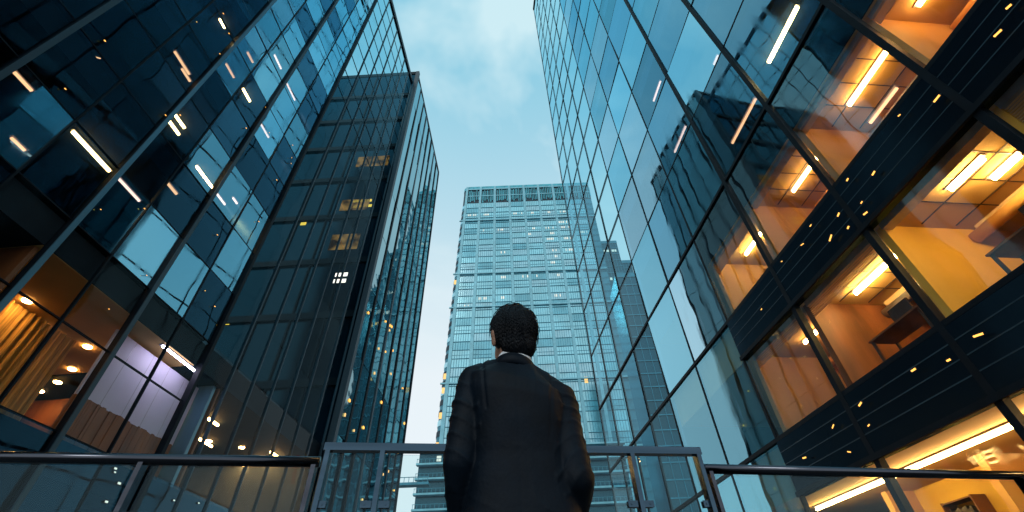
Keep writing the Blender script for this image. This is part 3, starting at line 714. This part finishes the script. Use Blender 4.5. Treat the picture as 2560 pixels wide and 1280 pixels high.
# curved left flank with stacked openings
for k in range(46):
    z = CR - 3 - k * 4.0
    if z < 6: break
    if k % 1 == 0:
        obj('flank_window', MB().box(TL - .12, TL + .02, 3.4, 14, z, z + 2.2), M['t_dark' if k % 4 else 't_glass_b'], tower, warp=twarp)
        p = [(TL + 3.2 - 3.35 * math.cos(t), 3.2 - 3.35 * math.sin(t)) for t in (.15, .5, .9, 1.2)]
        mb = MB()
        for q in range(3):
            (xa, ya), (xb, yb) = p[q], p[q + 1]; mb.quad((xa, ya, z), (xb, yb, z), (xb, yb, z + 2.2), (xa, ya, z + 2.2))
        obj('flank_window', mb, M['t_dark' if k % 3 else 't_glass_b'], tower, warp=twarp)
# crown: dark louvres behind teal slats under a top rail
crown = MB().rings([[(x, y, CR) for x, y in prof], [(x, y, TT - 2.2) for x, y in prof]])
cr = obj('crown', crown, M['t_dark'], tower, warp=twarp)
mb = MB()
x = TL + 3.4
while x < TRt - .3:
    wv = random.uniform(.25, .55); zt = random.uniform(CR + 9.8, CR + 11.5); mb.box(x, x + wv, -.35, -.02, CR + random.uniform(.3, 3), zt); x += wv + random.uniform(.3, .7)
obj('louvre', mb, M['t_teal'], cr, warp=twarp)
obj('louvre_rail', MB().box(TL + 2.9, TRt, -.5, -.36, CR + 5.6, CR + 6.2), M['t_pier'], cr, warp=twarp)
obj('louvre_rail', MB().box(TL + 2.9, TRt, -.6, -.36, CR + 11.3, CR + 12.2), M['t_pier'], cr, warp=twarp)
prof2 = [(x * 1.004, y - .15) for x, y in prof]
obj('roof', MB().rings([[(x, y, TT - 2.19) for x, y in prof2], [(x, y, TT) for x, y in prof2]]), M['t_teal'], tower, warp=twarp)
# lit panes
random.seed(21)
lit = []
for (b, zf) in [(0, 0), (1, 3), (2, 3), (4, 3), (5, 3), (5, 4), (5, 5), (4, 4), (5, 7), (5, 8), (4, 0), (3, 0), (5, 0), (1, 0), (2, 11), (3, 11), (4, 11), (5, 11), (1, 14), (2, 14), (5, 14), (0, 15), (2, 7), (5, 9), (0, 13), (6, 0), (6, 2), (6, 3), (7, 4), (6, 5), (6, 7), (7, 7), (6, 9), (7, 11), (6, 12), (7, 14), (6, 15)]:
    x0, x1 = piers[b] + .7, piers[b + 1] - .7; z = CR - FH * (zf + 3)
    n0 = random.randint(0, 3); n1 = random.randint(5, 9)
    for q in range(n0, n1):
        if random.random() < .45 or len(lit) > 92: continue
        w = (x1 - x0) / 9
        lit.append(obj('lit_window', MB().box(x0 + q * w + .12, x0 + (q + 1) * w - .12, -.34, -.31, z + 1.7, z + 3.1), M['lit_w'], tower, warp=twarp))
for z in (132, 84, 78, 68, 57, 49):
    obj('lit_window', MB().box(TL + .6, TL + 2.6, -.5, -.2, z, z + 2.3), M['lit_y'], tower, warp=twarp)
obj('lit_window', MB().box(26.6, 27.9, -.5, -.2, 80, 82.5), M['lit_y'], tower, warp=twarp)

# darker stepped block to the right of the tower
def block(label, y, steps, mat='t2_glass', bar=4.0, litrows=(), cols=1.35, dep=25, name='stepped_office_block'):
    b = thing(name, label, 'building', (0, y, 0))
    for k, (x0, x1, zt) in enumerate(steps):
        obj('body' if k == 0 else 'wing', MB().box(x0, x1 - .01, 0, dep - k, 0, zt), M[mat], b)
        obj('parapet', MB().box(x0, x1 - .01, -.25, -.002, zt - 1.2, zt + .6), M['t_line'], b)
        mb = MB(); x = x0 + .4
        while x < x1 - .2: mb.box(x - .07, x + .07, -.22, -.003, 0, zt - 1.25); x += cols
        obj('vertical_bars', mb, M['t_line'], b)
        mb = MB(); z = zt - 4.5
        while z > 2: mb.box(x0, x1 - .01, -.27, -.225, z - .16, z + .16); z -= bar
        obj('floor_bands', mb, M['t_line'], b)
    for (x0, x1, z, h, mt) in litrows:
        x = x0
        while x < x1:
            w = random.uniform(.8, 1.3)
            if random.random() < .75: obj('lit_window', MB().box(x, x + w, -.30, -.275, z, z + h), M[mt], b)
            x += w + .25
    return b
block('dark teal stepped office block with rows of cream windows, joined to the pale tower', 166.5,
      [(45.4, 53.5, 157), (53.5, 58, 143.5)],
      litrows=[(46, 52, 150, 1.4, 'lit_w'), (46, 53, 132, 1.5, 'lit_w'), (46, 52, 120, 1.5, 'lit_w'), (46, 57, 113, 1.6, 'lit_y'), (47, 56, 103, 1.4, 'lit_w'), (46, 52, 88, 1.8, 'lit_y')])
block('plain dark blue slab tower behind the clear glass screen', 118, [(34.6, 43.6, 96)], mat='t2_glass', cols=2.2, dep=12, name='slab_tower')

def podium():
    b = thing('low_office_block', 'low dark block with stacked balcony rails at the foot of the pale tower', 'building', (0, 125, 0))
    obj('body', MB().box(-27, 28, 0, 20, 0, 43), M['t2_glass'], b)
    for k in range(8):
        z = 42.6 - k * 3.6
        obj('balcony_slab', MB().box(-27.4, 28.4, -1.6, -.002, z, z + .45), M['t_pier'], b)
        mb = MB(); x = -27.2
        while x < 28.2: mb.box(x, x + .09, -1.55, -1.47, z + .452, z + 1.4); x += 1.1
        mb.box(-27.3, 28.3, -1.57, -1.45, z + 1.402, z + 1.5)
        obj('balcony_rail', mb, M['t_line'], b)
    for k in range(14):
        x = random.uniform(-26, 26); z = 42.6 - random.randint(1, 7) * 3.6
        obj('lit_window', MB().box(x, x + 1.2, -.06, -.003, z + 1.2, z + 2.6), M['lit_w' if k % 2 else 'lit_y'], b)
podium()
fb = thing('footbridge', 'thin dark footbridge across the bright gap behind the railing', 'bridge', (-26, 100, 27.6))
obj('deck', MB().box(-6, 7, -1, 1, 0, .5), M['t_line'], fb)
mb = MB()
for k in range(14): mb.box(-5.9 + k * .97, -5.8 + k * .97, -1, -.9, .502, 1.4)
mb.box(-6, 7, -1.02, -.88, 1.402, 1.52); obj('railing', mb, M['t_line'], fb)

# ------------------------------------------------------------------ glass balustrades
def balustrade(label, p0, p1, h, posts, rr, mat, ends=(True, True), round_=False):
    p0, p1 = Vector(p0), Vector(p1); d = p1 - p0; L = d.length; az = math.atan2(d.y, d.x)
    t = thing('glass_balustrade', label, 'railing', (p0.x, p0.y, 0), az, None)
    if round_: obj('top_rail', MB().tube((0, 0, h - rr), (L, 0, h - rr), rr, n=16), M[mat], t, smooth=True)
    else: obj('top_rail', MB().box(0, L, -rr * 1.1, rr * 1.1, h - rr * 1.7, h), M[mat], t)
    ps = sorted(set([.0] * ends[0] + list(posts) + [1.0] * ends[1]))
    for q in ps:
        x = min(max(q * L, .018), L - .018)
        po = obj('post', MB().box(x - .009, x + .009, -.022, .022, .012, h - rr * 1.7 - .001), M[mat], t)
        obj('base_plate', MB().box(x - .05, x + .05, -.05, .05, .0, .0115), M[mat], po)
    q = [0] + [p for p in posts] + [1]
    for a, b in zip(q[:-1], q[1:]):
        x0, x1 = a * L + .035, b * L - .035
        gp = obj('glass_panel', MB().box(x0, x1, -.005, .005, .08, h - rr * 1.7 - .012), M['g_rail'], t)
        for xx, sg in ((x0, 1), (x1, -1)):
            for zz in (.25, h - .22):
                mb = MB().box(xx - sg * .022, xx + sg * .018, -.011, -.0055, zz - .012, zz + .012); mb.box(xx - sg * .022, xx + sg * .018, .0055, .011, zz - .012, zz + .012)
                mb.tube((xx + sg * .004, -.014, zz), (xx + sg * .004, -.0113, zz), .004, n=10); obj('clamp', mb, M[mat], gp)
H0 = CAMZ + .66
balustrade('middle glass balustrade with flat steel rail, directly in front of the man', (-.775, 1.818, 0), (.785, 2.05, 0), H0, (.145, .80), .017, 'steel')
balustrade('glass balustrade with dark round rail ending beside the striped pink reflection', (-2.75, 1.60, 0), (-.83, 1.93, 0), H0 - .012, (.66,), .021, 'darksteel', (False, True), True)
balustrade('glass balustrade with dark round rail in front of the amber rooms', (.845, 2.21, 0), (3.6, 2.74, 0), H0 - .018, (.62,), .021, 'darksteel', (True, False), True)

# ------------------------------------------------------------------ the man
M['suit'] = solid('navy_suit_cloth', (.0010, .0048, .0105), .6, 0, .35, 9, bump=.1, bscale=90, spec=.14)
M['skin'] = solid('skin', (.40, .22, .15), .5, 0, .1, 12)
M['hair'] = solid('black_hair', (.0025, .0045, .008), .42, 0, .3, 8, spec=.22)
M['shirt'] = solid('white_shirt', (.75, .80, .85), .7, 0, .03, 12)
M['shoe'] = solid('black_shoe', (.01, .01, .012), .25, 0, .2, 12)
PY = 1.5
def remeshed(name, mb, mat, parent, voxel, smooth_it=6, fn=None):
    tmp = obj('tmp', mb, mat)
    r = tmp.modifiers.new('r', 'REMESH'); r.mode = 'VOXEL'; r.voxel_size = voxel
    s_ = tmp.modifiers.new('s', 'SMOOTH'); s_.iterations = smooth_it; s_.factor = .5
    dg = bpy.context.evaluated_depsgraph_get(); me = bpy.data.meshes.new_from_object(tmp.evaluated_get(dg), depsgraph=dg)
    bpy.data.objects.remove(tmp)
    me.name = name; me.polygons.foreach_set('use_smooth', [True] * len(me.polygons))
    if fn:
        no = [v.normal.copy() for v in me.vertices]
        for v, nn in zip(me.vertices, no): v.co = fn(v.co.copy(), nn)
        me.update()
    if not me.materials: me.materials.append(mat)
    o = bpy.data.objects.new(name, me); COL.objects.link(o)
    if parent: o.parent = parent
    return o
def cap(mb, p0, p1, r0, r1):
    mb.tube(p0, p1, r0, r1, 20); mb.ball(p0, r0, 20, 14); mb.ball(p1, r1, 20, 14)
def ell(z, cx, cy_, hw, hd, n=40, p=2.4, tilt=0):
    o = []
    for i in range(n):
        t = 2 * math.pi * i / n; c, s_ = math.cos(t), math.sin(t)
        x = math.copysign(abs(c) ** (2 / p), c) * hw; y = math.copysign(abs(s_) ** (2 / p), s_) * hd
        o.append((cx + x, cy_ + y, z + x * tilt))
    return o
man = thing('person', 'man in a dark navy suit with short black hair, his back turned, looking up', 'person', (0, PY, 0))
HC = Vector((-.008, -.005, 1.534))          # head centre
HR = Matrix.Rotation(math.radians(9), 3, 'X') @ Matrix.Rotation(math.radians(24), 3, 'Z')   # chin raised, turned a little to his left
def hp(x, y, z): return HC + HR @ Vector((x * 1.05, y * 1.04, z * 1.07))
SL, SR = Vector((-.146, 0, 1.378)), Vector((.140, .0, 1.275))
EL, ER = Vector((-.188, -.045, 1.075)), Vector((.166, -.05, 1.01))
WL, WR = Vector((-.178, .10, .862)), Vector((.128, .12, .84))
bm_ = MB()
# head: cranium, jaw, nose, lips, brow, ears, neck
def hball(c, r):
    b = len(bm_.v); bm_.ball((0, 0, 0), r, 24, 18)
    for k in range(b, len(bm_.v)): bm_.v[k] = tuple(hp(*(Vector(bm_.v[k]) + Vector(c))))
hball((0, 0, .02), (.074, .092, .088)); hball((0, .035, -.045), (.056, .052, .06)); hball((0, .062, -.085), (.03, .025, .022))
hball((0, .098, -.012), (.012, .016, .022)); hball((0, .104, -.024), (.015, .012, .010)); hball((0, .088, -.052), (.024, .010, .006)); hball((0, .087, -.062), (.020, .010, .006))
hball((-.03, .082, .018), (.022, .010, .007)); hball((.03, .082, .018), (.022, .010, .007)); hball((-.031, .078, .0), (.013, .010, .010)); hball((.031, .078, .0), (.013, .010, .010))
for sx in (-1, 1):
    hball((sx * .077, -.004, -.012), (.008, .018, .030)); hball((sx * .083, -.010, .004), (.006, .014, .018))
cap(bm_, HC + Vector((0, -.012, -.04)), Vector((-.005, -.005, 1.40)), .052, .058)
bm_.rings([ell(z, cx, cy_, a, b) for z, cx, cy_, a, b in ((.84, 0, 0, .15, .10), (.95, 0, 0, .15, .10), (1.08, 0, 0, .135, .09), (1.2, 0, 0, .145, .095), (1.33, 0, 0, .13, .085), (1.40, 0, 0, .06, .05))])
for a_, e_, w_ in ((SL, EL, WL), (SR, ER, WR)):
    cap(bm_, a_, e_, .045, .038); cap(bm_, e_, w_, .038, .026)
for sx in (-1, 1):
    cap(bm_, (sx * .085, 0, .86), (sx * .095, .01, .48), .078, .052); cap(bm_, (sx * .095, .01, .48), (sx * .10, -.01, .10), .05, .036)
    cap(bm_, (sx * .10, -.02, .055), (sx * .11, .13, .04), .034, .028)
def hand(w, e_, sx):
    d = (w - e_).normalized(); d = (d * .55 + Vector((0, .25, -.8))).normalized(); side = Vector((0, 1, 0)); side = (side - d * side.dot(d)).normalized(); nn = d.cross(side)
    pc = w + d * .05
    for q in (-.022, -.007, .008, .022): cap(bm_, w + side * q * .6, w + d * .088 + side * q, .013, .011)
    for q, l in ((-.026, .062), (-.009, .076), (.009, .083), (.026, .074)):
        p0 = w + d * .088 + side * q; cu = nn * (-sx)
        p1 = p0 + (d * .94 + cu * .25).normalized() * l * .45; p2 = p1 + (d * .75 + cu * .6).normalized() * l * .32; p3 = p2 + (d * .45 + cu * .85).normalized() * l * .25
        cap(bm_, p0, p1, .0088, .0082); cap(bm_, p1, p2, .0082, .0076); cap(bm_, p2, p3, .0076, .0066)
    t0 = w + d * .025 + side * .022; t1 = t0 + (d * .6 + side * .8).normalized() * .038; t2 = t1 + (d * .9 + side * .35).normalized() * .03
    cap(bm_, t0, t1, .012, .010); cap(bm_, t1, t2, .010, .008)
hand(WL, EL, -1); hand(WR, ER, 1)
body_o = remeshed('body', bm_, M['skin'], man, .0042, 3)

# jacket
jm = MB()
jm.rings([ell(z, cx, cy_, a, b, p=2.6, tilt=tl) for z, cx, cy_, a, b, tl in (
    (.76, 0, .0, .192, .135, 0), (.86, 0, 0, .188, .132, 0), (.97, -.0, 0, .166, .122, -.02), (1.08, .0, -.002, .150, .116, -.06), (1.18, .0, -.006, .152, .122, -.14), (1.27, -.004, -.008, .165, .125, -.24), (1.325, -.008, -.006, .160, .115, -.30), (1.37, -.008, -.002, .11, .09, -.26), (1.405, -.008, 0, .072, .07, -.05))])
def jcap(p0, p1, r0, r1): cap(jm, p0, p1, r0, r1)
jcap(SL + Vector((.005, 0, -.012)), SL + Vector((.07, 0, .004)), .060, .062); jcap(SR + Vector((-.0, 0, -.012)), SR + Vector((-.07, 0, .035)), .062, .062)
jcap(SL + Vector((.06, 0, .012)), Vector((-.03, .0, 1.385)), .052, .056); jcap(SR + Vector((-.0, 0, .0)), Vector((.03, .0, 1.372)), .066, .058)
jcap(SL + Vector((-.004, 0, -.02)), SL.lerp(EL, .5) + Vector((-.004, 0, 0)), .064, .056); jcap(SL.lerp(EL, .5) + Vector((-.004, 0, 0)), EL, .056, .052); jcap(EL, EL.lerp(WL, .9), .052, .042)
jcap(SR + Vector((.002, 0, -.02)), SR.lerp(ER, .5), .066, .056); jcap(SR.lerp(ER, .5), ER, .056, .053); jcap(ER, ER.lerp(WR, .9), .053, .042)
def seg(p, a, b):
    ab = b - a; t = max(0, min(1, (p - a).dot(ab) / ab.length_squared)); return t, (p - (a + ab * t)).length
def fold(p, n):
    d = 0
    tL, dL = seg(p, SL, EL); tR, dR = seg(p, SR, ER); uL, fL = seg(p, EL, WL); uR, fR = seg(p, ER, WR)
    if (dL < .085 or fL < .075) and p.x < -.10:
        t = p.z; w = noise.noise(Vector((p.x * 6, p.y * 9, p.z * 3))) * 1.5
        s1 = math.sin(t * 44 + (p.x + p.y * .9) * 24 + w * 2.2); d = .0055 * (1 - abs(s1)) ** 2.2 * (1 if dL < .085 else .7) * (.4 + .9 * abs(noise.noise(p * 7 + Vector((3, 1, 0)))) * 2)
    elif (dR < .085 or fR < .075) and p.x > .09:
        w = noise.noise(Vector((p.x * 6, p.y * 9, p.z * 3))) * 1.5
        s1 = math.sin(p.z * 52 - (p.x - p.y) * 30 + w * 2.5); d = .005 * (1 - abs(s1)) ** 2.2 * (.4 + .9 * abs(noise.noise(p * 6)) * 2)
    else:
        w = noise.noise(Vector((p.x * 5, 0, p.z * 5)))
        s1 = math.sin(p.z * 24 + p.x * 16 + w * 5); k = max(0, min(1, (1.2 - p.z) / .15)); d = .004 * (1 - abs(s1)) ** 2.5 * k * (abs(w) * 2)
        v = math.sin(abs(p.x) * 60 + p.z * 8 + w * 4); k2 = max(0, min(1, (p.z - 1.16) / .08)); d += .003 * (1 - abs(v)) ** 2 * k2 * abs(w) * 2
        d -= .0022 * math.exp(-(p.x / .0028) ** 2) * (1 if p.y < 0 else 0)      # centre back seam
    # armhole seams
    for S_, sg in ((SL, -1), (SR, 1)):
        q = p.x - (S_.x - sg * .028) - (p.z - S_.z) * .10 * sg
        if p.z > S_.z - .16: d -= (.0045 if sg < 0 else .002) * math.exp(-(q / .0045) ** 2)
    d += .0015 * noise.noise(p * 14)
    return p + n * d
jk = remeshed('suit_jacket', jm, M['suit'], man, .0055, 5, fold)
# jacket collar and shirt collar as tilted bands round the neck
def band(cx, cy_, z, rx, ry, h, th, tilt_y, tilt_x, flare=0.0, n=56):
    mb = MB(); rs = []
    prof_ = [(0, 0), (flare * .5, h * .6), (flare, h), (flare - th * .4, h + .002), (-th, h * .95), (-th, 0)]
    for i in range(n):
        t = 2 * math.pi * i / n; c, s_ = math.cos(t), math.sin(t)
        rs.append([(cx + c * (rx + q), cy_ + s_ * (ry + q), z + zz + c * rx * tilt_x + s_ * ry * tilt_y) for q, zz in prof_])
    k = len(prof_); b = 0
    for r in rs: mb.v += r
    for i in range(n):
        for j in range(k): a0 = i * k + j; a1 = i * k + (j + 1) % k; b0 = ((i + 1) % n) * k + j; b1 = ((i + 1) % n) * k + (j + 1) % k; mb.f.append((a0, b0, b1, a1))
    return mb
obj('shirt_collar', band(-.006, -.006, 1.399, .0665, .064, .038, .004, -.28, -.05, -.003), M['shirt'], man, smooth=True)
obj('jacket_collar', band(-.006, -.006, 1.366, .082, .079, .045, .006, -.28, -.14, -.009), M['suit'], jk, smooth=True)
for k in range(3):   # cuff buttons
    p = EL.lerp(WL, .62 + k * .1) + Vector((-.036, -.026, -.004)); mb = MB(); mb.tube(p, p + Vector((-.005, -.004, 0)), .0075, .007, 12); obj('cuff_button', mb, M['shoe'], jk)
tr = MB()
for sx in (-1, 1):
    cap(tr, (sx * .085, 0, .86), (sx * .095, .01, .48), .098, .075); cap(tr, (sx * .095, .01, .48), (sx * .10, -.01, .10), .074, .06)
remeshed('trousers', tr, M['suit'], man, .01, 3, lambda p, n: p + n * .004 * noise.noise(Vector((p.x * 8, p.y * 8, p.z * 14))))
for sx in (-1, 1):
    sh = MB(); cap(sh, (sx * .10, -.03, .05), (sx * .112, .15, .038), .046, .037); obj('shoe', sh, M['shoe'], man, smooth=True)
# hair: cap following the skull plus combed strands from the whorl
hm = MB()
def hb2(mb, c, r):
    b = len(mb.v); mb.ball((0, 0, 0), r, 28, 20)
    for k in range(b, len(mb.v)): mb.v[k] = tuple(hp(*(Vector(mb.v[k]) + Vector(c))))
hb2(hm, (0, -.012, .028), (.086, .094, .093)); hb2(hm, (0, -.042, -.034), (.066, .050, .066)); hb2(hm, (0, .045, .075), (.062, .05, .04)); hb2(hm, (-.05, -.01, .0), (.032, .05, .045)); hb2(hm, (.05, -.01, .0), (.032, .05, .045))
WH = Vector((.014, -.062, .085))
def hairfn(p, n):
    q = HR.transposed() @ (p - HC)
    if q.z < -.02: n = n * .5
    ang = math.atan2((q - WH).x, -(q - WH).y + (q - WH).z * .3)
    r = (q - WH).length
    return p + n * (.0025 * noise.noise(q * 9))
hair = remeshed('hair', hm, M['hair'], man, .0035, 14, hairfn)
from mathutils.bvhtree import BVHTree
hv = [v.co.copy() for v in hair.data.vertices]; hf = [tuple(p.vertices) for p in hair.data.polygons]
bvh = BVHTree.FromPolygons(hv, hf)
st = MB(); random.seed(4)
C0 = Vector((0, -.012, .022)); dirw = (WH - C0).normalized(); a_ = dirw.orthogonal().normalized(); b_ = dirw.cross(a_)
for k in range(2600):
    th0 = random.uniform(0, 2 * math.pi); ph0 = random.uniform(.03, 1.7); L_ = random.uniform(.35, .8); pts = []; ok = True
    top = random.random() < .06
    for q in range(6):
        u = q / 5; ph = ph0 + L_ * u; th = th0 + .7 * ph + .10 * math.sin(ph * 3 + th0 * 2)
        dv = dirw * math.cos(ph) + (a_ * math.cos(th) + b_ * math.sin(th)) * math.sin(ph)
        o_ = hp(*C0); dw = (hp(*(C0 + dv)) - o_).normalized(); hit, nn, _, _ = bvh.ray_cast(o_ + dw * .3, -dw)
        if hit is None: ok = False; break
        pts.append(hit + nn * ((.007 if top else .0011) * math.sin(min(u * 2.4, 3.0)) ** 1 + .0004))
    if not ok: continue
    q_ = HR.transposed() @ (pts[-1] - HC)
    if q_.z < -.09 or (q_.y > .05 and q_.z < .05): continue
    w = [.0004, .0010, .0012, .0011, .0008, .0002]
    for q in range(5): st.tube(pts[q], pts[q + 1], w[q], w[q + 1], 4)
obj('hair_strands', st, M['hair'], hair, smooth=True)
# eyes, brows
for sx in (-1, 1):
    e_ = MB(); e_.ball(tuple(hp(sx * .031, .084, .001)), .0095, 14, 10); obj('eye', e_, M['shirt'], body_o, smooth=True)
    e_ = MB(); e_.tube(hp(sx * .018, .0945, .022), hp(sx * .044, .086, .021), .003, .002, 8); obj('eyebrow', e_, M['hair'], body_o)

# pink strip glowing behind the end of the middle railing
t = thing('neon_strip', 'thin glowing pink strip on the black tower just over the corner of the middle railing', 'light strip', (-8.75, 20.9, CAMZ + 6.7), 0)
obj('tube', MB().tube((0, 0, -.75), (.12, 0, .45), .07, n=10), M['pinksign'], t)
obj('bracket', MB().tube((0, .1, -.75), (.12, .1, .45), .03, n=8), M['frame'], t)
